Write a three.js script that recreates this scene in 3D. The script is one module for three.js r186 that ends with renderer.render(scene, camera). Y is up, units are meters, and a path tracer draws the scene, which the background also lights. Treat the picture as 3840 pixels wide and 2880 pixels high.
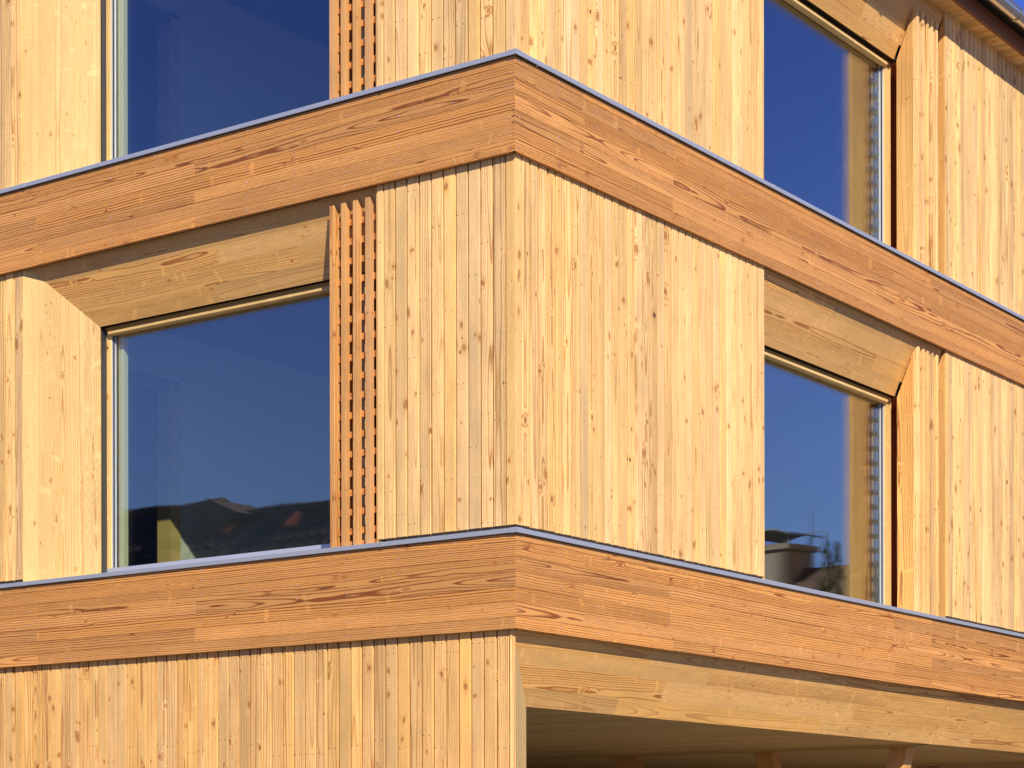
import * as THREE from 'three';
import { mergeGeometries } from 'three/addons/utils/BufferGeometryUtils.js';

// ---------------------------------------------------------------- camera, sky, sun, exposure
const scene = new THREE.Scene();
const Y0 = 3.72;                                   // height of the lower metal cap above the ground
const camera = new THREE.PerspectiveCamera(2 * Math.atan(1440 / 7905.3) * 180 / Math.PI, 4 / 3, 0.1, 2000);
camera.position.set(7.9325, Y0 - 2.0732, 11.0887);
camera.rotation.set(0, 0.62303, 0);
camera.rotateZ(-0.0016);
camera.setViewOffset(3840, 2880, 0, -1741, 3840, 2880);   // lens shifted upwards, verticals stay vertical
camera.updateProjectionMatrix();

const renderer = new THREE.WebGLRenderer({ antialias: true });
renderer.setSize(1024, 768);
renderer.toneMapping = THREE.LinearToneMapping;
renderer.toneMappingExposure = 1.14;
renderer.shadowMap.enabled = true;

{ // clear autumn sky: pale at the horizon, deep blue above
  const w = 64, h = 256, d = new Float32Array(w * h * 4);
  const K = [[-90, .14, .15, .16], [-0.5, .14, .15, .16], [0, .40, .56, .82], [4, .30, .47, .92], [8, .23, .39, .92], [14, .13, .245, .80], [21, .060, .135, .58], [35, .034, .082, .42], [60, .026, .075, .32], [90, .022, .066, .29]];
  for (let j = 0; j < h; j++) {
    const e = ((j + .5) / h - .5) * 180;
    let k = 0; while (k < K.length - 2 && e > K[k + 1][0]) k++;
    const t = Math.min(1, Math.max(0, (e - K[k][0]) / (K[k + 1][0] - K[k][0])));
    for (let i = 0; i < w; i++) { for (let c = 0; c < 3; c++) d[(j * w + i) * 4 + c] = K[k][c + 1] * (1 - t) + K[k + 1][c + 1] * t; d[(j * w + i) * 4 + 3] = 1; }
  }
  const sky = new THREE.DataTexture(d, w, h, THREE.RGBAFormat, THREE.FloatType);
  sky.mapping = THREE.EquirectangularReflectionMapping; sky.magFilter = sky.minFilter = THREE.LinearFilter; sky.needsUpdate = true;
  scene.background = sky; scene.environment = sky;
}
const sun = new THREE.DirectionalLight(new THREE.Color().setRGB(1, .885, .745), 5.0);
sun.position.set(1.16 * 20, Y0 + .93 * 20, 1.0 * 20); sun.target.position.set(0, Y0, 0);
sun.castShadow = true; sun.shadow.mapSize.set(4096, 4096); sun.shadow.radius = 1;
Object.assign(sun.shadow.camera, { left: -22, right: 22, top: 16, bottom: -16, near: 1, far: 90 });
scene.add(sun, sun.target);

// ---------------------------------------------------------------- random numbers and noise
function rng(a) { return () => { a |= 0; a = a + 0x6D2B79F5 | 0; let t = Math.imul(a ^ a >>> 15, 1 | a); t = t + Math.imul(t ^ t >>> 7, 61 | t) ^ t; return ((t ^ t >>> 14) >>> 0) / 4294967296; }; }
const R0 = rng(11), T1 = new Float32Array(4096), T2 = new Float32Array(65536);
for (let i = 0; i < 4096; i++) T1[i] = R0() * 2 - 1;
for (let i = 0; i < 65536; i++) T2[i] = R0() * 2 - 1;
const n1 = (x) => { const i = Math.floor(x), f = x - i, u = f * f * (3 - 2 * f), a = T1[i & 4095]; return a + (T1[(i + 1) & 4095] - a) * u; };
const n2 = (x, y) => {
  const i = Math.floor(x), j = Math.floor(y), f = x - i, g = y - j, u = f * f * (3 - 2 * f), v = g * g * (3 - 2 * g);
  const r0 = (j & 255) << 8, r1 = ((j + 1) & 255) << 8, c0 = i & 255, c1 = (i + 1) & 255;
  const a = T2[r0 | c0], b = T2[r0 | c1], c = T2[r1 | c0], d = T2[r1 | c1];
  return a + (b - a) * u + (c - a + (a - b - c + d) * u) * v;
};
const mixn = (a, b, t) => a + (b - a) * t;
const S8 = new Uint8Array(4097); for (let i = 0; i <= 4096; i++) { const c = i / 4096; S8[i] = Math.round(255 * (c <= .0031308 ? c * 12.92 : 1.055 * c ** (1 / 2.4) - .055)); }
const enc = (c) => S8[c < 0 ? 0 : c > 1 ? 4096 : (c * 4096) | 0];

// ---------------------------------------------------------------- sawn wood: each slot of an atlas is one plank cut from a log of its own
function woodAtlas(seed, n, Lm, wm, P, W = 2048, H = 2048) {
  const rnd = rng(seed), data = new Uint8Array(W * H * 4), rows = Math.floor(H / n), rf = new Float32Array(W * rows), kn = new Float32Array(W * rows), kd = new Float32Array(W * rows), pl = new Float32Array(W * rows);
  for (let q = 0; q < n; q++) {
    const flat = rnd() < P.flat, sp = mixn(P.s[0], P.s[1], rnd()) * (flat ? 1 : P.straight[0]), ct = mixn(P.contrast[0], P.contrast[1], rnd()) * (flat ? 1 : P.straight[1]);
    const y0 = flat ? wm * mixn(.1, .9, rnd()) : (rnd() < .5 ? -1 : 1) * mixn(.06, .22, rnd()) + wm / 2;
    const z0 = flat ? mixn(.018, .05, rnd()) : mixn(.0, .05, rnd()), sl = (rnd() - .5) * .012, a1 = flat ? .018 : .008, a2 = flat ? mixn(.006, .02, rnd()) : .006, ph = rnd() * 900, wv = mixn(.6, 1.3, rnd());
    const tone = 1 + P.tone * (rnd() * 2 - 1), hue = P.hue * (rnd() * 2 - 1), late0 = mixn(.28, .5, rnd());
    kn.fill(0); kd.fill(0); pl.fill(0);
    for (let i = 0; i < W; i++) {
      const x = i / W * Lm, yc = y0 + a1 * n1(x * .8 * wv + ph) + .0022 * n1(x * 5 + ph), zc = z0 + sl * (x - Lm / 2) + a2 * n1(x * 1.1 * wv + ph + 77) + .0015 * n1(x * 7 + ph + 7);
      for (let j = 0; j < rows; j++) {
        const y = j / rows * wm, d = y - yc;
        rf[j * W + i] = Math.sqrt(d * d + zc * zc) + P.wob * (n2(x * 3.1 + ph, y * 34) + .5 * n2(x * 9 + ph, y * 60 + 40));
      }
    }
    const nk = Math.floor(P.knots * Lm * (.4 + 1.2 * rnd()) + rnd());
    for (let k = 0; k < nk; k++) {
      const xk = rnd() * Lm, yk = rnd() * wm, rk = mixn(P.kr[0], P.kr[1], rnd() ** 2), sgn = rnd() < .75 ? 1 : -1, dead = rnd() < P.dead, ex = rk * mixn(2.2, 4.5, rnd()), ey = rk * 1.7, kx = rk * (rnd() < .16 ? mixn(1.8, 2.8, rnd()) : mixn(1, 1.5, rnd())), amp = rk * mixn(1.1, 2.2, rnd()) * sgn, rot = (rnd() - .5) * (kx > 1.8 * rk ? 3 : .9);
      const i0 = Math.max(0, Math.floor((xk - 3 * ex) / Lm * W)), i1 = Math.min(W - 1, Math.ceil((xk + 3 * ex) / Lm * W));
      for (let i = i0; i <= i1; i++) for (let j = 0; j < rows; j++) {
        const dx0 = i / W * Lm - xk, dy0 = j / rows * wm - yk, dx = dx0 + rot * dy0, dy = dy0;
        const b = (dx / ex) ** 2 + (dy / ey) ** 2; if (b > 7) continue;
        const o = j * W + i, e = Math.exp(-b);
        rf[o] += amp * e;
        kd[o] = Math.max(kd[o], Math.exp(-b * 1.6));
        const m = Math.sqrt((dx / kx) ** 2 + (dy / rk) ** 2) + .12 * n2(dx0 * 300, dy0 * 300);
        if (m < 1.15) kn[o] = Math.max(kn[o], m < .85 ? (dead ? 2.2 : .9) - .25 * Math.cos(m * 11) : 1.5 * Math.max(0, 1 - Math.abs(m - 1) / .17));
      }
    }
    for (let k = 0, np = Math.floor(P.pale * Lm * (.3 + 1.4 * rnd())); k < np; k++) {   // pale wood-ray strokes that cross the grain
      const xk = rnd() * Lm, yk = rnd() * wm, lx = mixn(.006, .03, rnd()), ly = mixn(.015, .06, rnd()), rot = (rnd() - .4) * 1.1, a = mixn(.3, 1, rnd());
      for (let i = Math.max(0, Math.floor((xk - .12) / Lm * W)), i1 = Math.min(W - 1, Math.ceil((xk + .12) / Lm * W)); i <= i1; i++) for (let j = 0; j < rows; j++) {
        const dy = j / rows * wm - yk, dx = i / W * Lm - xk + rot * dy + .004 * n2(dy * 150, k), b = Math.max(Math.abs(dx / lx), Math.abs(dy / ly));
        if (b < 1) pl[j * W + i] = Math.max(pl[j * W + i], a * Math.min(1, (1 - b) * 4));
      }
    }
    const nail = P.nails ? [[.05, .3], [.05, .72], [.4, .3], [.4, .7], [.75, .28], [.75, .72], [.97, .3], [.97, .7]].map(([a, b]) => [a * Lm + .01 * n1(q * 7 + a * 9), b * wm]) : [];
    for (let j = 0; j < rows; j++) {
      const y = j / rows * wm;
      for (let i = 0; i < W; i++) {
        const x = i / W * Lm, o = j * W + i;
        let g = rf[o] / sp; g += .45 * n1(g * .37 + q * 19);
        const k = Math.floor(g), f = g - k, lw = late0 * (1 + .35 * T1[(k + q * 53) & 4095]), st = .95 - lw;
        let l = f < st ? 0 : f < .94 ? (f - st) / (.94 - st) : (1 - f) / .06;
        l = Math.min(1.08, l * l * (3 - 2 * l) * ct * (.75 + .5 * Math.abs(T1[(k * 3 + q * 31) & 4095])) * (1 - .6 * pl[o]));
        const fib = 1 + P.fibre * (.6 * n2(x * 40 + q * 7, y * 1400) + .5 * n2(x * 260, y * 700 + q * 13) + .3 * n2(x * 9, y * 260));
        const st2 = 1 + P.stain * (n2(x * 1.6 + q * 17, y * 12) + .6 * n2(x * 5 + q * 11, y * 26 + 9) + P.streak * n2(x * .45 + q * 5, y * 60 + q));
        const t = tone * fib * st2 * (1 + .16 * pl[o]) * (1 - P.halo * kd[o]) * (1 + P.saw * n1(x * 420 + 3 * n1(x * 11)) * (.5 + .5 * n1(x * 2.3 + q)));
        let r = mixn(P.early[0], P.late[0], l) * t * (1 + .25 * hue), gg = mixn(P.early[1], P.late[1], l) * t, b = mixn(P.early[2], P.late[2], l) * t * (1 - hue);
        if (kd[o] > .02) { gg *= 1 - .19 * kd[o]; b *= 1 - .40 * kd[o]; }
        if (kn[o] > 0) { const m = Math.min(1, kn[o] * .62); r = mixn(r, kn[o] > 1.8 ? .03 : P.knot[0], m); gg = mixn(gg, kn[o] > 1.8 ? .018 : P.knot[1], m); b = mixn(b, kn[o] > 1.8 ? .012 : P.knot[2], m); }
        for (const [nx, ny] of nail) { const a = x - nx, c = y - ny; if (a * a + c * c < 1.7e-5) { r *= .25; gg *= .22; b *= .25; } }
        const p = ((q * rows + j) * W + i) * 4;
        data[p] = enc(r); data[p + 1] = enc(gg); data[p + 2] = enc(b); data[p + 3] = 255;
      }
    }
  }
  const tex = new THREE.DataTexture(data, W, H, THREE.RGBAFormat);
  tex.colorSpace = THREE.SRGBColorSpace; tex.magFilter = THREE.LinearFilter; tex.minFilter = THREE.LinearMipmapLinearFilter; tex.generateMipmaps = true; tex.anisotropy = 8;
  tex.wrapS = tex.wrapT = THREE.RepeatWrapping; tex.needsUpdate = true;
  const mat = new THREE.MeshStandardMaterial({ map: tex, roughness: P.rough, bumpMap: tex, bumpScale: P.bump });
  mat.name = P.name;
  return { mat, n, Lm, wm, used: rows * n / H, next: 0, order: Array.from({ length: n }, (_, i) => i).sort(() => rnd() - .5), rnd };
}
const larch = { name: 'rough sawn larch', flat: .55, s: [.008, .018], contrast: [.7, 1.35], wob: .0013, straight: [.75, .55], streak: .2, knots: 1.6, kr: [.005, .018], dead: .06, pale: .25, tone: .14, hue: .14, fibre: .15, stain: .13, halo: .22, saw: .05, rough: .82, bump: .0012, nails: true };
const A = {
  board: woodAtlas(101, 40, 3.2, .112, { ...larch, early: [.84, .565, .238], late: [.54, .275, .08], knot: [.32, .125, .04] }),
  board2: woodAtlas(202, 40, 3.2, .112, { ...larch, early: [.81, .53, .212], late: [.50, .25, .07], knot: [.30, .115, .036], flat: .7 }),
  band: woodAtlas(303, 40, 4.9, .108, { ...larch, name: 'planed red larch', early: [.63, .30, .08], late: [.27, .088, .016], knot: [.40, .16, .04], flat: .55, s: [.0085, .016], straight: [1.1, 1], contrast: [1.15, 1.6], wob: .0017, knots: 1.4, kr: [.004, .014], dead: 0, pale: 1.2, tone: .14, hue: .10, fibre: .07, stain: .08, saw: 0, nails: false, bump: .0008, rough: .7 }),
  panel: woodAtlas(404, 24, 3.3, .14, { ...larch, name: 'three layer spruce panel', early: [.74, .515, .20], late: [.56, .30, .082], knot: [.36, .15, .045], flat: .6, s: [.007, .016], contrast: [.5, 1.15], knots: 2.6, kr: [.003, .011], dead: .02, pale: 1.8, tone: .11, hue: .07, fibre: .05, stain: .06, halo: .1, saw: 0, nails: false, bump: .0003, rough: .65 }, 2048, 1024),
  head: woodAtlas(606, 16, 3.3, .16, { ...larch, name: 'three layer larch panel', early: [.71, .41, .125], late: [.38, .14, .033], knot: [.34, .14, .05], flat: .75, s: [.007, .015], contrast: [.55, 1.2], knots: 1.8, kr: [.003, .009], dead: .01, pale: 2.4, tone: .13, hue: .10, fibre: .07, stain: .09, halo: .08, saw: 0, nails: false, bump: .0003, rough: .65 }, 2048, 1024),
  lath: woodAtlas(505, 20, 3.2, .05, { ...larch, name: 'planed larch lath', early: [.62, .335, .118], late: [.42, .175, .046], knot: [.27, .09, .03], knots: 1.2, kr: [.003, .009], contrast: [.4, .9], tone: .10, nails: false, saw: 0, bump: .0004, rough: .7 }, 2048, 512),
};

A.batten = { ...A.lath, mat: A.lath.mat.clone() }; A.batten.mat.color.setRGB(.92, .74, .52); A.batten.mat.name = 'shade tinted larch batten';  // same lath wood; shade and orange bounce between the slats tinted into its colour
for (const k of ['board', 'board2']) { A['low' + k] = { ...A[k], mat: A[k].mat.clone() }; A['low' + k].mat.color.setRGB(.93, .86, .75); A['low' + k].mat.name = 'fresh sawn larch'; }
A.pale = { ...A.panel, mat: A.panel.mat.clone() }; A.pale.mat.map = null; A.pale.mat.bumpMap = null; A.pale.mat.color.setRGB(.72, .68, .52); A.pale.mat.name = 'white glazed reveal board';

// ---------------------------------------------------------------- geometry helpers
const V = (x, y, z) => new THREE.Vector3(x, y, z);
/** A plank: front face chamfered all round, length along Ld, width along Wd, front normal Nd. Its far end may be cut on a slant (slope: metres shorter per metre of depth). */
function plankGeometry(O, Ld, Wd, Nd, len, wid, thk, bev, at, slope = 0, endSlope = 0) {
  const slot = at.order[at.next++ % at.n], rnd = at.rnd, fu = rnd() < .5 ? -1 : 1, fv = rnd() < .5, u0 = rnd() * Math.max(0, at.Lm - len);
  const pos = [], uv = [], det = Ld.clone().cross(Wd).dot(Nd) > 0;
  const put = (a, b, c, vb) => {
    const aa = a > len / 2 ? a + slope * c + endSlope * (b - wid / 2) : a;
    pos.push(O.x + Ld.x * aa + Wd.x * b + Nd.x * c, O.y + Ld.y * aa + Wd.y * b + Nd.y * c, O.z + Ld.z * aa + Wd.z * b + Nd.z * c);
    const u = (fu > 0 ? u0 + aa : at.Lm - u0 - aa) / at.Lm, k = Math.min(1, Math.max(0, vb / at.wm)), v = (slot + .04 + .92 * (fv ? 1 - k : k)) / at.n * at.used;
    uv.push(u, v);
  };
  const quad = (p, q, r, s) => { for (const t of det ? [p, q, r, p, r, s] : [p, r, q, p, s, r]) put(...t); };
  const A0 = 0, A1 = len, e = bev, f = (a, b, c, vb = b) => [a, b, c, vb];
  quad(f(e, e, 0), f(A1 - e, e, 0), f(A1 - e, wid - e, 0), f(e, wid - e, 0));
  if (e > 0) {
    quad(f(A0, 0, -e), f(A1, 0, -e), f(A1 - e, e, 0), f(e, e, 0));
    quad(f(A1, wid, -e), f(A0, wid, -e), f(e, wid - e, 0), f(A1 - e, wid - e, 0));
    quad(f(A1, 0, -e), f(A1, wid, -e), f(A1 - e, wid - e, 0), f(A1 - e, e, 0));
    quad(f(A0, wid, -e), f(A0, 0, -e), f(e, e, 0), f(e, wid - e, 0));
  }
  quad(f(A0, 0, -thk, thk), f(A1, 0, -thk, thk), f(A1, 0, -e, e), f(A0, 0, -e, e));
  quad(f(A1, wid, -thk, wid - thk), f(A0, wid, -thk, wid - thk), f(A0, wid, -e, wid - e), f(A1, wid, -e, wid - e));
  quad(f(A1, 0, -thk), f(A1, wid, -thk), f(A1, wid, -e), f(A1, 0, -e));
  quad(f(A0, wid, -thk), f(A0, 0, -thk), f(A0, 0, -e), f(A0, wid, -e));
  quad(f(A0, wid, -thk), f(A1, wid, -thk), f(A1, 0, -thk), f(A0, 0, -thk));
  const g = new THREE.BufferGeometry();
  g.setAttribute('position', new THREE.Float32BufferAttribute(pos, 3)); g.setAttribute('uv', new THREE.Float32BufferAttribute(uv, 2));
  g.computeVertexNormals();
  return g;
}
const shade = (m) => { m.castShadow = m.receiveShadow = true; return m; };
function mesh(name, geo, mat, parent) { const m = shade(new THREE.Mesh(geo, mat)); m.name = name; parent.add(m); return m; }
function merged(list) { return mergeGeometries(list.map((g) => { const h = g.index ? g.toNonIndexed() : g; for (const k of Object.keys(h.attributes)) if (!['position', 'normal', 'uv'].includes(k)) h.deleteAttribute(k); return h; })); }
// the two facades: s runs along the wall away from the building's corner, n points out of the wall
const FL = { S: V(-1, 0, 0), N: V(0, 0, 1), p: (s, y, n) => V(-s, y, n) }, FR = { S: V(0, 0, -1), N: V(1, 0, 0), p: (s, y, n) => V(n, y, -s) }, UP = V(0, 1, 0), DOWN = V(0, -1, 0);
function boxGeo(F, s0, s1, y0, y1, n0, n1) {
  const a = F.p(s0, y0, n0), b = F.p(s1, y1, n1), g = new THREE.BoxGeometry(Math.abs(a.x - b.x), Math.abs(a.y - b.y), Math.abs(a.z - b.z));
  return g.translate((a.x + b.x) / 2, (a.y + b.y) / 2, (a.z + b.z) / 2);
}
const fbox = (name, F, r, mat, parent) => mesh(name, boxGeo(F, ...r), mat, parent);
/** upright plank on a facade */
const upright = (name, F, s0, s1, y0, y1, nf, thk, bev, at, parent, slope = 0) => mesh(name, plankGeometry(F.p(s0, y0, nf), UP, F.S, F.N, y1 - y0, s1 - s0, thk, bev, at, slope), at.mat, parent);
/** level plank on a facade */
const level = (name, F, s0, s1, y0, y1, nf, thk, bev, at, parent) => mesh(name, plankGeometry(F.p(s0, y0, nf), F.S, UP, F.N, s1 - s0, y1 - y0, thk, bev, at), at.mat, parent);

// ---------------------------------------------------------------- plain materials
const std = (name, c, roughness, metalness = 0, extra = {}) => { const m = new THREE.MeshStandardMaterial({ roughness, metalness, ...extra }); m.color.setRGB(...c); m.name = name; return m; };
function grainTexture(seed, f) {   // even fine grain, mean 1
  const N = 256, d = new Uint8Array(N * N * 4), r = rng(seed);
  for (let i = 0; i < N * N; i++) { const v = Math.max(0, Math.min(255, 226 + f * (r() - .5) * 120 + f * 40 * n2((i % N) / 16, Math.floor(i / N) / 16))); d[i * 4] = d[i * 4 + 1] = d[i * 4 + 2] = v; d[i * 4 + 3] = 255; }
  const t = new THREE.DataTexture(d, N, N, THREE.RGBAFormat); t.colorSpace = THREE.SRGBColorSpace; t.wrapS = t.wrapT = THREE.RepeatWrapping; t.magFilter = THREE.LinearFilter; t.needsUpdate = true; return t;
}
const M = {
  membrane: std('black facade membrane', [.012, .012, .013], .9),
  core: std('timber wall core', [.30, .20, .10], .9),
  cap: std('mill finish aluminium', [.42, .455, .50], .48, .35),
  rail: std('anodised aluminium', [.58, .62, .68], .42, .45),
  guide: std('dark anodised guide rail', [.06, .065, .075], .4, .5),
  gasket: std('black rubber gasket', [.012, .012, .014], .6),
  vent: std('grey brown ventilation strip', [.10, .085, .075], .6, .2),
  redbrown: std('red brown stained board', [.44, .14, .04], .7),
  plaster: std('white plaster', [.74, .74, .68], .9),
  darkwall: std('grey unfinished wall', [.16, .15, .13], .9),
  ceiling: std('timber ceiling slab', [.22, .15, .08], .8),
  floor: std('screed floor', [.08, .075, .07], .9),
  fascia: std('red brown fascia board', [.22, .085, .035], .7),
  black: std('black plastic', [.012, .012, .012], .5),
  gutter: std('weathered stainless gutter', [.62, .60, .58], .28, 1),
  tile: std('brown clay roof tile', [.13, .085, .07], .85),
  redTile: std('new red clay roof tile', [.40, .085, .05], .7),
  render: std('cream house render', [.55, .50, .40], .9),
  chimney: std('grey rendered chimney', [.30, .26, .22], .9),
  tin: std('dull sheet metal', [.22, .23, .25], .5, .4),
  bark: std('grey brown bark', [.12, .09, .06], .9),
  paving: std('pale gravel paving', [.25, .225, .19], .95, 0, { map: grainTexture(5, 1) }),
};
const glass = new THREE.MeshPhysicalMaterial({ transmission: 1, thickness: 0, roughness: 0, ior: 1.56, metalness: 0 });
glass.color.setRGB(.965, .985, .962); glass.name = 'insulating glass';
{ const N = 64, d = new Uint8Array(N * N * 4); for (let i = 0; i < N * N; i++) { const x = i % N, y = Math.floor(i / N), v = 128 + 70 * n2(x / 9, y / 9) + 45 * n2(x / 21 + 50, y / 21); d[i * 4] = d[i * 4 + 1] = d[i * 4 + 2] = v; d[i * 4 + 3] = 255; } const t = new THREE.DataTexture(d, N, N, THREE.RGBAFormat); t.magFilter = t.minFilter = THREE.LinearFilter; t.needsUpdate = true; glass.bumpMap = t; glass.bumpScale = .00045; }
const smallGlass = new THREE.MeshPhysicalMaterial({ roughness: .05, metalness: 0, ior: 1.6 }); smallGlass.color.setRGB(.02, .025, .03); smallGlass.name = 'dark house window glass';

// ================================================================ THE TIMBER BUILDING
const building = new THREE.Group(); building.name = 'timber_building'; scene.add(building);
building.userData = { label: 'corner building clad in pale upright boards with reddish timber bands', category: 'building' };
const part = (name, label) => { const g = new THREE.Group(); g.name = name; g.position.y = Y0; building.add(g); if (label) g.userData.label = label; return g; };
const WI = -.455;                                       // inner face of the outer walls
const TOP = 3.088, PL = -.046, PR = -.032;               // upper cap; front of the boards behind the band face on the left and right facade
const SL = 8.4, SR = 14.2;                               // how far the two facades run
const pick = (() => { const r = rng(9); return () => (r() < .55 ? A.board : A.board2); })();

// ---- hidden structure: slabs, wall cores, rooms
{
  const core = part('wall_core');
  for (const [y0, y1] of [[-1.118, -.28], [2.26, 2.80], [5.28, 5.5]]) mesh('floor_slab', new THREE.BoxGeometry(SL - .42, y1 - y0, SR - .42).translate(WI - (SL - .42) / 2, (y0 + y1) / 2, WI - (SR - .42) / 2), M.ceiling, core);
  for (const [F, nf, S, o0, o1, far] of [[FL, PL, SL, 1.19, 4.762], [FR, PR, SR, 3.366, 6.757]]) {
    const nb = nf - .036, c0 = F === FL ? .06 : .42;
    for (const [y0, y1] of [[-.04, 2.52], [3.05, 5.5]]) { fbox('stud_wall', F, [c0, o0 - .004, y0, y1, WI, nb], M.membrane, core); fbox('stud_wall', F, [o1 + .004, S, y0, y1, WI, nb], M.membrane, core); }
    for (const [y0, y1] of [[-.645, -.045], [2.442, 3.043]]) fbox('edge_beam', F, [c0, S, y0, y1, -.045, -.03], M.membrane, core);
    for (const [y0, y1] of [[-.60, -.045], [2.53, 3.043]]) fbox('edge_beam', F, [c0, S, y0, y1, WI, -.046], M.core, core);
  }
  fbox('ground_wall', FL, [.30, SL, -Y0 + .002, -.601, WI, PL - .036], M.membrane, core);
  fbox('ground_wall', FL, [.13, .30, -Y0 + .002, -.601, -.15, PL - .036], M.membrane, core);
  for (const y of [0, TOP]) {
    const r = part('room'), yf = y - .28, yc = y ? 5.28 : 2.26, X = 4.72, yd = y + 1.86, E = -8.62;
    mesh('room_floor', new THREE.BoxGeometry(SL - .5, .02, SR - .5).translate(-.48 - (SL - .5) / 2, yf + .012, -.48 - (SR - .5) / 2), M.floor, r);
    fbox('partition_wall', FL, [X, X + .10, yf + .025, yc - .002, E + .01, -1.72], M.plaster, r);     // wall beside the door opening
    fbox('partition_wall', FL, [X, X + .10, yd, yc - .002, -1.72, WI], M.plaster, r);
    fbox('partition_post', FL, [X - .012, X + .14, yf + .025, yd - .002, -1.72, -1.60], A.panel.mat, r);
    fbox('door_lintel', FL, [X - .012, X + .14, yd - .09, yd - .003, -1.598, WI], M.ceiling, r);
    fbox('end_wall', FL, [.47, SL - .3, yf + .025, yc - .002, E - .12, E], M.darkwall, r);
    fbox('back_wall', FL, [SL - .28, SL - .2, yf + .025, yc - .002, E - .12, -.47], M.darkwall, r);
    fbox('ceiling_panel', FL, [.47, X - .003, yc - .014, yc - .003, E + .01, -.47], M.ceiling, r);
  }
}

// ---- upright boards
function boards(F, edges, y0, y1, nf, parent, bev = F === FL ? .0014 : .0026, low = false) {
  const r = rng(Math.round(edges[0] * 1000) + Math.round(y0 * 100) + 77);
  for (let i = 0; i + 1 < edges.length; i++) {
    const g = (F === FL ? .0065 : .0064) + .0014 * r(), off = (r() - .5) * .0022;
    upright('board', F, edges[i] + g, edges[i + 1] - g, y0 + (r() - .5) * .004, y1, nf + off, .024, bev, low ? (r() < .5 ? A.lowboard : A.lowboard2) : pick(), parent);
  }
}
const run = (a, b, pitch, seed) => { const n = Math.max(1, Math.round((b - a) / pitch)), r = rng(seed), e = [a]; for (let i = 1; i < n; i++) e.push(a + (b - a) * i / n + (r() - .5) * .004); e.push(b); return e; };
{
  // left facade
  for (const [y0, y1, k] of [[.032, 2.47, 0], [TOP + .02, 5.5, 1]]) {
    const w = part('board_wall');
    upright('edge_board', FL, 1.139, 1.188, y0, y1, PL + .004, .03, .002, A.board, w);
    boards(FL, [...run(.112, 1.137, .1026, 4 + k)], y0, y1, PL, w);
    upright('corner_board', FL, .032, .108, y0, y1, PL, .024, .0015, A.board2, w);
    boards(FL, run(4.764, SL, .101, 8 + k), y0, y1, PL, part('board_wall'));
    // right facade
    const v = part('board_wall');
    upright('corner_board', FR, .0725, .113, y0, k ? 5.52 : y1, PR - .001, .024, .0015, A.board, v);
    boards(FR, run(.116, 3.276, .0986, 14 + k), y0, k ? 5.52 : y1, PR, v);
    upright('edge_board', FR, 3.28, 3.364, y0, k ? 5.52 : y1, PR + .003, .03, .002, A.board, v);
    const u = part('board_wall');
    upright('edge_board', FR, 6.757, 6.816, y0, k ? 5.52 : y1, PR + .003, .03, .002, A.board2, u);
    boards(FR, run(6.82, SR, .0962, 24 + k), y0, k ? 5.52 : y1, PR, u);
  }
  const g = part('board_wall');
  boards(FL, run(.085, SL, .1033, 33), -Y0 + .03, -.62, PL, g, undefined, true);
  upright('edge_board', FL, .057, .083, -Y0 + .03, -.62, PL + .002, .03, .002, A.lowboard, g);
  // ventilation strips under the boards
  for (const y of [0, TOP]) {
    const vs = part('ventilation_strip');
    for (const [F, a, b] of [[FL, .045, 1.13], [FL, 4.77, SL], [FR, .085, 3.36], [FR, 6.76, SR]]) fbox('perforated_strip', F, [a, b, y + .001, y + .06, (F === FL ? PL : PR) - .034, (F === FL ? PL : PR) - .016], M.vent, vs);
  }
}

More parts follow.
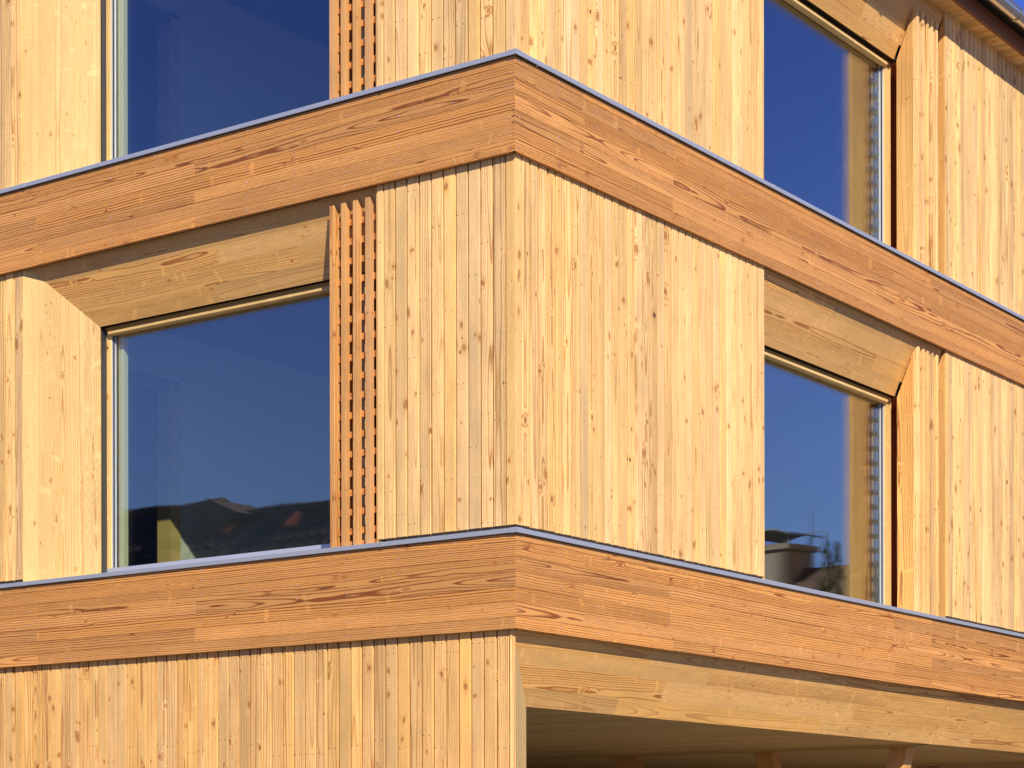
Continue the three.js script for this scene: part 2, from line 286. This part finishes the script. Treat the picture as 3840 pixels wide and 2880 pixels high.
// ---- timber bands and their metal caps
const seams = [-.031, -.083, -.181, -.281, -.381, -.473, -.571, -.6505];
for (const y of [0, TOP]) {
  for (const F of [FL, FR]) {
    const b = part('timber_band'), r = rng(F === FL ? 3 + y : 8 + y), S = F === FL ? SL : SR;
    for (let i = 0; i + 1 < seams.length; i++) {
      const odd = (i + (y ? 1 : 0)) % 2, cuts = F === FL ? (odd ? [.0, 2.865, S] : [.0, 4.55, S]) : (odd ? [.0, .80, 5.61, 10.2, S] : [.0, 1.9 + r() * .1, 6.38, 11, S]);
      for (let k = 0; k + 1 < cuts.length; k++) {
        const s0 = cuts[k] + (k ? .0008 : .0012), s1 = cuts[k + 1] - .0008;
        level('plank', F, s0, s1, y + seams[i + 1] + .0008, y + seams[i] - .0008, -.0003 - r() * .0010, .028, .0009, A.band, b);
      }
    }
    // countersunk screws in two rows per plank
    const scr = [], sg = new THREE.CylinderGeometry(.0042, .0042, .003, 8); sg.rotateX(Math.PI / 2); if (F === FR) sg.rotateY(Math.PI / 2);
    for (let i = 0; i + 1 < seams.length; i++) for (let s = .045; s < S; s += .46) { const q = F.p(s + (r() - .5) * .008, y + (seams[i] + seams[i + 1]) / 2 + (r() - .5) * .012, .0003); scr.push(sg.clone().translate(q.x, q.y, q.z)); }
    const sm = mesh('screws', merged(scr), M.rail, b); sm.userData.kind = 'stuff';
  }
  const c = part('metal_cap');
  for (const [F, e, S, joints] of [[FL, 0, SL, [1.105, 4.675]], [FR, 0, SR, [3.435, 6.78, 10.1]]]) {
    fbox('cap_lip', F, [F === FL ? -.02 : -.0185, S, y - .029, y - .0005, .0195, .0215], M.cap, c);
    fbox('cap_hem', F, [F === FL ? -.019 : -.0175, S, y - .031, y - .029, .012, .0205], M.cap, c);
    fbox('cap_sheet', F, [F === FL ? -.018 : .31, S, y - .003, y, -.30, .0195], M.cap, c);
    for (const s of joints) fbox('joint_cover', F, [s - .016, s + .016, y - .0315, y + .0008, .0218, .0238], M.cap, c);
  }
  fbox('corner_cover', FL, [-.0245, .035, y - .0325, y + .0015, .0218, .0240], M.cap, c);
  fbox('corner_cover', FR, [-.0216, .05, y - .0325, y + .0015, .0218, .0240], M.cap, c);
}

// ---- splayed panels round the openings, made of glued strips
function splay(parent, name, O, Ld, Wd, len, width, strips, seed, cut, at = A.panel) {
  const r = rng(seed), Nd = Ld.clone().cross(Wd).normalize(); let b = 0;
  if (Nd.x + Nd.z < 0) Nd.negate();                                 // the good face looks outwards
  const w = Array.from({ length: strips }, () => .8 + .4 * r()), tot = w.reduce((a, c) => a + c, 0);
  for (let i = 0; i < strips; i++) {
    const wd = width * w[i] / tot, L = cut ? cut(i) : len;
    let a = 0; while (a < L - .001) {
      const l = Math.min(L - a, L > 3.2 ? (a === 0 ? 1.2 + 1.8 * r() : 3.1) : L);
      const G = plankGeometry(O.clone().addScaledVector(Ld, a).addScaledVector(Wd, b), Ld, Wd, Nd, l, wd, .019, .0004, at);
      mesh(name, G, at.mat, parent); a += l;
    }
    b += wd;
  }
}
// ---- windows
const NW = -.262, NF = -.335;                                        // inner edge of the splayed panels; front of the window frames
function windowBay(F, o, y, headIn) {
  const nf = F === FL ? PL : PR, headOut = headIn + .548, nIn = NW + .002, zero = F.p(0, 0, 0);
  const hd = part('window_head');
  { // head panel leaning inwards; on the right facade its inner strips stop at the deep board
    const Wd = F.p(0, headIn - headOut + .05, nIn - nf + .0205).sub(zero), width = Wd.length(); Wd.normalize();
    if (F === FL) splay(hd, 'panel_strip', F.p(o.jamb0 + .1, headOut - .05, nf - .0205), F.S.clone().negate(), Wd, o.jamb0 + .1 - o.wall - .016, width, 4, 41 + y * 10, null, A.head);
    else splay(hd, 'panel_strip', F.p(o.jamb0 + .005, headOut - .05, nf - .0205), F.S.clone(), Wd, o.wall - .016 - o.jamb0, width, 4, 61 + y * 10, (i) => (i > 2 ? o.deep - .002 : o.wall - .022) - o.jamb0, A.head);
  }
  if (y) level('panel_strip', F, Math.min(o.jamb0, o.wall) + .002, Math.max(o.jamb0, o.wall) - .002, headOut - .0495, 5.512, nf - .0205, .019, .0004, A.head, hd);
  const jb = part('window_jamb');
  { const Wd = F.p(o.jamb1 - o.jamb0, 0, nIn - nf).sub(zero), width = Wd.length(); Wd.normalize();
    if (F === FL) splay(jb, 'panel_strip', F.p(o.jamb0, y + .002, nf), UP, Wd, headOut + .05 - y, width, 5, 51 + y * 10);
    else splay(jb, 'panel_strip', F.p(o.jamb1, y + .002, nIn), UP, Wd.negate(), headOut + .03 - y, width, 4, 71 + y * 10); }
  // a: frame edge behind the jamb, b: frame edge beside the lattice, d: from a to b
  const w = part('window'), a = o.a, b = o.frame, d = Math.sign(b - a), lo = Math.min(a, b), hi = Math.max(a, b), yb = y + .004;
  const S = (u, v) => [Math.min(u, v), Math.max(u, v)];
  fbox('blind_slot', F, [lo - .01, hi, headIn + .016, headIn + .03, NF - .02, NW - .02], M.gasket, w);
  fbox('guide_rail', F, [...S(o.jamb1 - d * .012, o.jamb1 - d * .002), yb, headIn - .006, NF + .002, NW - .022], M.guide, w);
  fbox('guide_rail', F, [...S(o.jamb1 - d * .022, o.jamb1 - d * .014), yb, headIn - .006, NF + .002, NW - .052], M.rail, w);
  upright('frame_stile', F, ...S(a, a + d * .076), yb + .046, headIn + .012, NF, .06, .004, A.panel, w);
  for (let k = 0; k < 3; k++) fbox('glazing_bead', F, [...S(a + d * (.0765 + k * .006), a + d * (.082 + k * .006)), yb + .09, headIn - .060, -.375, NF - .006 - k * .010], k === 1 ? M.gasket : M.rail, w);
  level('frame_rail', F, ...S(a + d * .077, b), headIn - .031, headIn + .013, NF - .003, .055, .002, A.panel, w);
  level('frame_drip', F, ...S(a + d * .077, b - d * .142), headIn - .058, headIn - .032, NF + .036, .06, .004, A.panel, w);
  upright('frame_stile', F, ...S(b - d * .141, b), yb + .046, headIn - .033, NF, .06, .004, A.panel, w);
  for (let k = 0; k < 3; k++) fbox('glazing_bead', F, [...S(b - d * (.1415 + k * .007), b - d * (.148 + k * .007)), yb + .09, headIn - .060, -.375, NF - .006 - k * .010], k === 1 ? M.gasket : M.rail, w);
  fbox('sill_rail', F, [...S(a, b), y + .052, y + .095, -.375, NF + .002], M.rail, w);   // with drainage slots below
  fbox('sill_ledge', F, [...S(a, b), y + .002, y + .046, -.375, NF + .022], M.cap, w);
  const slots = []; for (let s = a + d * .10; d * (b - s) > .05; s += d * .105) slots.push(boxGeo(F, ...S(s, s + d * .022), y + .0465, y + .0572, NF - .02, NF + .0045));
  mesh('drain_slots', merged(slots), M.black, w);
  const p0 = a + d * .09, p1 = b - d * .158;
  for (const n of [-.366, -.3835, -.401]) { // triple glazing
    mesh('pane', boxGeo(F, ...S(p0, p1), y + .094, headIn - .062, n - .005, n), glass, w);
  }
  for (const s of [p0 - d * .004, p1]) fbox('glass_spacer', F, [...S(s, s + d * .004), y + .096, headIn - .064, -.407, -.3755], M.gasket, w);
  // inner reveal boards
  const rv = part('inner_reveal');
  upright('reveal_board', F, ...S(a + d * .02, a + d * .138), y + .05, headIn - .02, -.408, -WI - .408, .001, A.pale, rv);
  level('reveal_board', F, ...S(a + d * .14, b - d * .15), headIn - .06, headIn - .03, -.408, -WI - .408, .001, A.panel, rv);
  fbox('reveal_sill', F, [...S(a + d * .14, b - d * .15), y + .03, y + .09, WI, -.408], M.ceiling, rv);
  fbox('reveal_post', F, [...S(b - d * .14, b), y + .03, headIn - .02, WI, -.408], M.darkwall, rv);
  // solid wall round the window, behind the splayed panels
  const sw = part('wall_lining');
  fbox('lining_wall', F, [...S(o.jamb0 - d * .004, a + d * .018), y - .28, headIn + .15, WI, NF - .062], M.core, sw);
  fbox('lining_wall', F, [...S(o.jamb0 - d * .004, a - d * .001), y - .28, headIn + .15, NF - .061, NF + .001], M.membrane, sw);
  fbox('lining_wall', F, [lo - .1, hi, headIn - .028, headIn + .56, WI, -.395], M.core, sw);
  fbox('lining_wall', F, [lo - .1, hi, headIn + .031, headIn + .56, -.394, NW - .022], M.membrane, sw);
  fbox('lining_wall', F, [lo - .1, hi, y - .28, y + .0, WI, -.376], M.core, sw);
  // recess behind the lattice
  const rc = part('ventilation_recess'), nB = -.60;
  fbox('recess_back', F, [...S(b + d * .002, o.wall), y - .1, headIn + .2, nB - .02, nB], M.redbrown, rc);
  fbox('recess_side', F, [...S(b + d * .002, b + d * .014), y, headIn - .0, nB, NF - .02], M.redbrown, rc);
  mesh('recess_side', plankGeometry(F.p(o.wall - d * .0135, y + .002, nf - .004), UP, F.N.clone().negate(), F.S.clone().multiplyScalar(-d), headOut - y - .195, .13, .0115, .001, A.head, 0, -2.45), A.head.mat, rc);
  fbox('recess_side', F, [...S(o.wall - d * .055, o.wall - d * .002), y + .001, headIn + .0, nB, nf - .138], M.redbrown, rc);
  fbox('recess_top', F, [...S(b + d * .016, o.wall - d * .016), headIn + .005, headIn + .018, nB, NW - .022], M.redbrown, rc);
  fbox('recess_floor', F, [...S(b + d * .016, o.wall - d * .016), y - .02, y - .005, nB, NF], M.redbrown, rc);
  // lattice of upright slats on level battens
  const lt = part('lattice'), top = headIn + .432 - (F === FR ? .015 : 0);
  o.fins.forEach(([f0, f1]) => upright('slat', F, ...S(f0, f1), y + .002, top, nf - .002, .042, .0015, F === FL ? A.lath : A.board2, lt, 1.15));
  const [g0, g1] = o.fins[0], face = F === FL ? g1 : g0, wide = .158;
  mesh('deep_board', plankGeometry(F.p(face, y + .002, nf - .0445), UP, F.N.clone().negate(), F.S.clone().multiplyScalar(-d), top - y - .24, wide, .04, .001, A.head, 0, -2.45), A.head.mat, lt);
  const l0 = F === FL ? o.wall + .015 : face + .042, l1 = F === FL ? face - .042 : o.fins[4][1];
  for (let k = 0; k < 17; k++) { const yy = y + .139 + .1335 * k - .045; if (yy + .05 > top - .1) break; level('batten', F, l0, l1, yy, yy + .045, nf - .0445, .028, .001, A.batten, lt); }
  level('batten', F, l0, l1, y + .002, y + .049, nf - .0445, .028, .001, A.batten, lt);
}
const bayL = { jamb0: 4.762, jamb1: 4.126, a: 4.159, frame: 1.52, deep: 1.618, wall: 1.19, fins: [[1.577, 1.619], [1.474, 1.516], [1.366, 1.409], [1.257, 1.300]] };
const bayR = { jamb0: 3.366, jamb1: 3.66, a: 3.63, frame: 6.263, deep: 6.165, wall: 6.757, fins: [[6.165, 6.209], [6.277, 6.322], [6.364, 6.408], [6.463, 6.507], [6.560, 6.603]] };
for (const [y, h] of [[0, 1.95], [TOP, 4.955]]) { windowBay(FL, bayL, y, h); windowBay(FR, bayR, y, h); }

// ---- porch under the right facade
{
  const hd = part('porch_head');
  const Wd = FR.p(0, -1.122 + .625, -.25 + .055).sub(FR.p(0, 0, 0)), width = Wd.length();
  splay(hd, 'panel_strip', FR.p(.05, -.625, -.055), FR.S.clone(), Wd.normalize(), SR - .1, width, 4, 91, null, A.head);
  const jb = part('porch_jamb'), W2 = FR.p(.465 - .046, 0, -.25 + .058).sub(FR.p(0, 0, 0)), w2 = W2.length();
  splay(jb, 'panel_strip', FR.p(.465, -Y0 + .02, -.25), UP, W2.normalize().negate(), Y0 - .62, w2, 3, 95);
  const pc = part('porch_ceiling');
  for (const [a, b, y] of [[.30, 6.80, -1.124], [6.802, 10.50, -1.148], [10.502, SR, -1.172]]) fbox('ceiling_panel', FR, [a, b, y, y + .04 + (y < -1.13 ? .03 : 0), -6.9, y < -1.13 ? -.36 : -.262], A.panel.mat, pc);
  fbox('ceiling_edge', FR, [6.802, SR, -1.124, -1.09, -.358, -.262], A.panel.mat, pc);
  fbox('porch_back_wall', FR, [.30, SR, -Y0 + .01, -1.13, -7.0, -6.9], M.core, pc);
  fbox('porch_side_wall', FR, [.425, .47, -Y0 + .01, -1.13, -6.9, -.27], M.core, pc);
  fbox('porch_end_wall', FR, [SR - .05, SR, -Y0 + .01, -1.18, -6.9, -.27], M.core, pc);
  for (const s of [6.90, 10.60]) {
    const st = part('strut_column'), y1 = -1.15 - (s > 8 ? .025 : 0), base = V(-1.25, -Y0, -s);
    for (const x of [-3.63, -1.97, -.52]) {
      const tip = V(x, y1 + .02, -s), L = tip.clone().sub(base), len = L.length(); L.normalize();
      const W = V(0, 0, 1).cross(L).normalize().negate(), N = V(0, 0, 1);
      const t = .17;
      mesh('strut', plankGeometry(base.clone().addScaledVector(W, -t / 2).add(V(0, 0, t / 2)), L, W, N, len + .06, t, t, .004, A.lath), A.lath.mat, st);
    }
  }
}

// ---- roof edge on the right facade
{
  const ev = part('roof_eave'), ys = 5.515;
  for (let s = -.15, r = rng(71); s < SR; s += .142) mesh('soffit_board', plankGeometry(FR.p(s + .001, ys, -.06), FR.N, FR.S, DOWN, .19, .140, .02, .001 + r() * .0006, A.board2), A.board2.mat, ev);
  for (let s = -.15; s < SR; s += 4.1) mesh('fascia_board', plankGeometry(FR.p(s, ys - .004, .162), FR.S, UP, FR.N, Math.min(4.098, SR - s), .15, .035, .004, A.lath), M.fascia, ev);
  fbox('ventilation_grille', FR, [-.15, SR, ys + .148, ys + .185, .10, .262], M.black, ev);
  for (let k = 0; k < 8; k++) fbox('grille_rib', FR, [-.15, SR, ys + .143, ys + .1478, .168 + k * .011, .173 + k * .011], M.black, ev);
  const half = new THREE.Shape(), r0 = .070, r1 = .067; half.absarc(0, 0, r0, Math.PI, Math.PI * 2, false); half.lineTo(r1, 0); half.absarc(0, 0, r1, Math.PI * 2, Math.PI, true); half.closePath();
  const gg = new THREE.ExtrudeGeometry(half, { depth: SR + .2, bevelEnabled: false, curveSegments: 28 }); gg.translate(.325, ys + .155, -SR);
  mesh('gutter', gg, M.gutter, ev);
  const bead = new THREE.CylinderGeometry(.009, .009, SR + .2, 10); bead.rotateX(Math.PI / 2); bead.translate(.395, ys + .157, -SR / 2 + .1); mesh('gutter_bead', bead, M.gutter, ev);
  for (let s = .68; s < SR; s += .76) { const t = new THREE.TorusGeometry(.075, .0055, 8, 24, Math.PI); t.rotateZ(Math.PI); t.scale(1, 1, 2.2); t.translate(.325, ys + .155, -s); mesh('gutter_bracket', t, M.gutter, ev); }
  const rf = part('roof'), a = Math.tan(22 * Math.PI / 180), shp = new THREE.Shape();
  shp.moveTo(.25, ys + .235); shp.lineTo(-SL / 1, ys + .25 + (SL + .19) * a); shp.lineTo(-SL, ys + .13 + (SL + .19) * a); shp.lineTo(.10, ys + .188); shp.closePath();
  const rg = new THREE.ExtrudeGeometry(shp, { depth: SR + .15, bevelEnabled: false }); rg.translate(0, 0, -SR); mesh('roof_deck', rg, M.core, rf);
  for (let s = -.15, i = 0; s < SR; s += .3, i++) { const t = new THREE.BoxGeometry(.42, .022, .296); t.rotateZ(-22 * Math.PI / 180); t.translate(.13, ys + .31, -s - .15); mesh('roof_tile', t, M.tile, rf); }
  const gable = new THREE.Shape(); gable.moveTo(-.07, 5.5); gable.lineTo(-SL, 5.5); gable.lineTo(-SL, 5.5 + SL * a); gable.closePath();
  const ge = new THREE.ExtrudeGeometry(gable, { depth: .06, bevelEnabled: false }); ge.translate(0, 0, -.12); mesh('gable_panel', ge, A.board.mat, rf);
}

// ================================================================ GROUND AND NEIGHBOURS (mirrored in the glass)
{
  const g = new THREE.PlaneGeometry(1600, 1600, 1, 1); g.rotateX(-Math.PI / 2); const uv = g.attributes.uv; for (let i = 0; i < uv.count; i++) uv.setXY(i, uv.getX(i) * 800, uv.getY(i) * 800);
  const m = mesh('ground', g, M.paving, scene); m.castShadow = false; m.userData.kind = 'structure';
}
function thing(name, label, category, x, y, z) { const o = new THREE.Group(); o.name = name; o.position.set(x, y, z); o.userData = { label, category }; scene.add(o); return o; }
function houseBody(o, w, d, h, ridge, wallMat) {   // ridge along x; walls, gables, door, windows
  const sh = new THREE.Shape(); sh.moveTo(-d / 2, 0); sh.lineTo(d / 2, 0); sh.lineTo(d / 2, h); sh.lineTo(0, ridge - .18); sh.lineTo(-d / 2, h); sh.closePath();
  const g = new THREE.ExtrudeGeometry(sh, { depth: w, bevelEnabled: false }); g.rotateY(Math.PI / 2); g.translate(-w / 2, 0, 0); mesh('wall', g, wallMat, o);
  for (const sz of [-1, 1]) for (let x = -w / 2 + 1.4; x < w / 2 - 1; x += 2.6) {
    const win = new THREE.Group(); win.name = 'house_window'; o.add(win);
    mesh('house_pane', new THREE.BoxGeometry(1.0, 1.25, .02).translate(x, 1.75, sz * (d / 2 + .012)), smallGlass, win);
    mesh('window_surround', merged([new THREE.BoxGeometry(1.2, .1, .06).translate(x, 2.43, sz * (d / 2 + .03)), new THREE.BoxGeometry(1.2, .08, .10).translate(x, 1.08, sz * (d / 2 + .05)), new THREE.BoxGeometry(.1, 1.27, .06).translate(x - .55, 1.755, sz * (d / 2 + .03)), new THREE.BoxGeometry(.1, 1.27, .06).translate(x + .55, 1.755, sz * (d / 2 + .03)), new THREE.BoxGeometry(.05, 1.25, .04).translate(x, 1.75, sz * (d / 2 + .03))]), M.rail, win);
  }
}
function tiledSlope(o, x0, x1, z0, y0, z1, y1, mat) {   // rows of clay tiles on one roof slope, from eave (0) to ridge (1)
  const dz = z1 - z0, dy = y1 - y0, L = Math.hypot(dz, dy), tilt = Math.atan2(dy, dz), n = Math.round(L / .33), m = Math.round((x1 - x0) / .24), im = new THREE.InstancedMesh(tileGeo, mat, n * m), q = new THREE.Object3D(), r = rng(Math.round(x0 * 7 + z0 * 3) + 90), col = new THREE.Color();
  let k = 0;
  for (let i = 0; i < n; i++) for (let j = 0; j < m; j++) {
    const t = (i + .5) / n; q.position.set(x0 + (j + .5) * (x1 - x0) / m, y0 + dy * t + .04 + (r() - .5) * .012, z0 + dz * t); q.rotation.set(-tilt + .09 * (1) + (r() - .5) * .03, 0, (r() - .5) * .04); q.updateMatrix(); im.setMatrixAt(k, q.matrix);
    const c = .75 + .5 * r(); im.setColorAt(k++, col.setRGB(c, c * (.92 + .1 * r()), c * (.9 + .1 * r())));
  }
  im.name = 'roof_tiles'; im.userData.kind = 'stuff'; shade(im); o.add(im);
  const b = new THREE.BoxGeometry(x1 - x0, .08, L); b.rotateX(-tilt); b.translate((x0 + x1) / 2, (y0 + y1) / 2 - .04, (z0 + z1) / 2); mesh('roof_deck', b, M.tile, o);
}
const tileGeo = (() => { const s = new THREE.Shape(); s.moveTo(-.12, 0); s.quadraticCurveTo(-.06, .055, 0, .02); s.quadraticCurveTo(.06, -.02, .12, .005); s.lineTo(.12, -.015); s.lineTo(-.12, -.02); s.closePath(); const g = new THREE.ExtrudeGeometry(s, { depth: .40, bevelEnabled: false, curveSegments: 4 }); g.translate(0, 0, -.2); return g; })();
{
  // long brown-tiled house opposite the left facade
  const rz = 14.0, rY = 3.40 + Y0, rH = 3.66 + Y0, st = -.95, o = thing('tiled_house', 'long house with dark brown tiled roof and two red tiles mirrored in left window', 'house', -15.5, 0, rz);
  houseBody(o, 19, 9, 3.3, rY, M.render);
  for (const sz of [-1, 1]) { tiledSlope(o, -9.9, st, sz * 5.1, 3.25, 0, rH, M.tile); tiledSlope(o, st, 9.9, sz * 5.1, 3.25, 0, rY, M.tile); }
  const ridge = []; for (let i = 0; i < 56; i++) { const x = -9.75 + i * .354, c = new THREE.CylinderGeometry(.12, .135, .38, 10, 1, false); c.rotateZ(Math.PI / 2); c.translate(x, (x < st ? rH : rY) + .02, 0); ridge.push(c); } const rm = mesh('ridge_tiles', merged(ridge), M.tile, o); rm.userData.kind = 'stuff';
  // hipped end where the higher roof comes down to the lower one
  const hip = new THREE.Shape(); hip.moveTo(st, rH + .06); hip.lineTo(st + .68, rY + .02); hip.lineTo(st, rY - .3); hip.closePath();
  const hg = new THREE.ExtrudeGeometry(hip, { depth: 1.1, bevelEnabled: false }); hg.translate(0, 0, -.55); mesh('hip_end', hg, M.tile, o);
  for (const [x, t] of [[-.62, .925], [.827, .92]]) { const g = tileGeo.clone(); g.scale(1.25, 1.2, 1.0); g.rotateX(-Math.atan2(rY - 3.25, 5.1)); g.translate(x, 3.25 + (rY - 3.25) * t + .13, -5.1 + 5.1 * t); mesh('red_tile', g, M.redTile, o).userData.label = 'single bright red tile among the brown ones'; }
}
{
  // neighbour house with chimney, mirrored in the right window
  const o = thing('chimney_house', 'brown roofed house with capped chimney mirrored in right window', 'house', 5.7, 0, -12.9), rY = 1.40 + Y0;
  houseBody(o, 5.4, 5, 2.9, rY, M.render);
  for (const sz of [-1, 1]) tiledSlope(o, -3, 3, sz * 2.95, 2.6, 0, rY, M.tile);
  const c = new THREE.Group(); c.name = 'chimney'; o.add(c); c.position.set(-1.49, 1.784 + Y0, 0); c.rotation.y = .2;
  const sh = new THREE.CylinderGeometry(.335, .40, 1.2, 4, 1); sh.rotateY(Math.PI / 4); sh.scale(1, 1, 1.1); sh.translate(0, -.67, 0); mesh('chimney_stack', sh, M.chimney, c);
  mesh('chimney_slab', new THREE.BoxGeometry(.58, .07, .62).translate(0, -.035, 0), M.chimney, c);
  for (const sx of [-1, 1]) for (const sz of [-1, 1]) mesh('cowl_post', new THREE.CylinderGeometry(.012, .012, .12, 8).translate(sx * .2, .058, sz * .22), M.tin, c);
  const cw = new THREE.Shape(); cw.moveTo(-.33, .0); cw.quadraticCurveTo(0, .15, .33, .0); cw.lineTo(.33, -.012); cw.quadraticCurveTo(0, .13, -.33, -.012); cw.closePath();
  const cg = new THREE.ExtrudeGeometry(cw, { depth: .7, bevelEnabled: false, curveSegments: 12 }); cg.translate(0, .115, -.35); mesh('chimney_cowl', cg, M.tin, c);
  mesh('antenna', merged([new THREE.CylinderGeometry(.008, .008, .50, 6).translate(-.25, .22, -.2), new THREE.CylinderGeometry(.006, .006, .34, 6).rotateZ(Math.PI / 2).translate(-.30, .17, -.2)]), M.tin, c);
}
// leafy shoots of two young trees in front of that house
function leafMat(c) { const m = new THREE.MeshPhysicalMaterial({ roughness: .8, transmission: .3, thickness: 0, side: THREE.DoubleSide }); m.color.setRGB(...c); m.name = 'leaf'; return m; }
function youngTree(label, x, z, h, seed, mat, spires) {
  const o = thing('young_tree', label, 'tree', x, 0, z), r = rng(seed), wood = [], leaf = [];
  const addLeaf = (p, rad, k) => {
    const a = r() * 6.283, g = new THREE.PlaneGeometry(k * (.032 + .022 * r()), k * (.075 + .05 * r()), 1, 2), q = g.attributes.position; q.setZ(2, .012); q.setZ(3, .012); q.setX(0, 0); q.setX(1, .002); q.setX(4, 0); q.setX(5, .002);
    g.rotateX((r() - .5) * 2.4); g.rotateY(r() * 6.28); g.translate(p.x + rad * Math.cos(a), p.y + (r() - .5) * .08, p.z + rad * Math.sin(a)); leaf.push(g);
  };
  for (let s = 0; s < 11; s++) {
    const lead = s < spires.length, bx = lead ? spires[s][0] : (r() - .5) * .7, bz = lead ? spires[s][1] : (r() - .5) * .5, hh = lead ? h - spires[s][2] : h - .42 - .5 * r();
    const at = (t) => V(bx * (.2 + .8 * Math.min(1, t * 1.6)) + .03 * Math.sin(t * 7 + s), hh * t, bz * (.2 + .8 * Math.min(1, t * 1.6)));
    wood.push(new THREE.TubeGeometry(new THREE.CatmullRomCurve3([0, .25, .5, .75, 1].map(at)), 14, .012, 5));
    for (let k = 0; k < 420; k++) { const t = .12 + .88 * r(), p = at(t), top = hh * (1 - t); addLeaf(p, (.015 + .16 * Math.min(1, top / .9)) * (.4 + .7 * r()), 1); }
  }
  mesh('trunk', merged(wood), M.bark, o); mesh('crown', merged(leaf), mat, o);
}
youngTree('tall green leafy shoots beside the chimney mirrored in right window', 2.34, -10.55, 1.44 + Y0, 5, leafMat([.09, .13, .035]), [[.06, .04, .0], [-.05, -.03, .03]]);
youngTree('autumn orange shrub beside the green shoots mirrored in right window', 1.55, -9.6, 1.2 + Y0, 6, leafMat([.22, .11, .02]), [[.0, .0, .0]]);

renderer.render(scene, camera);
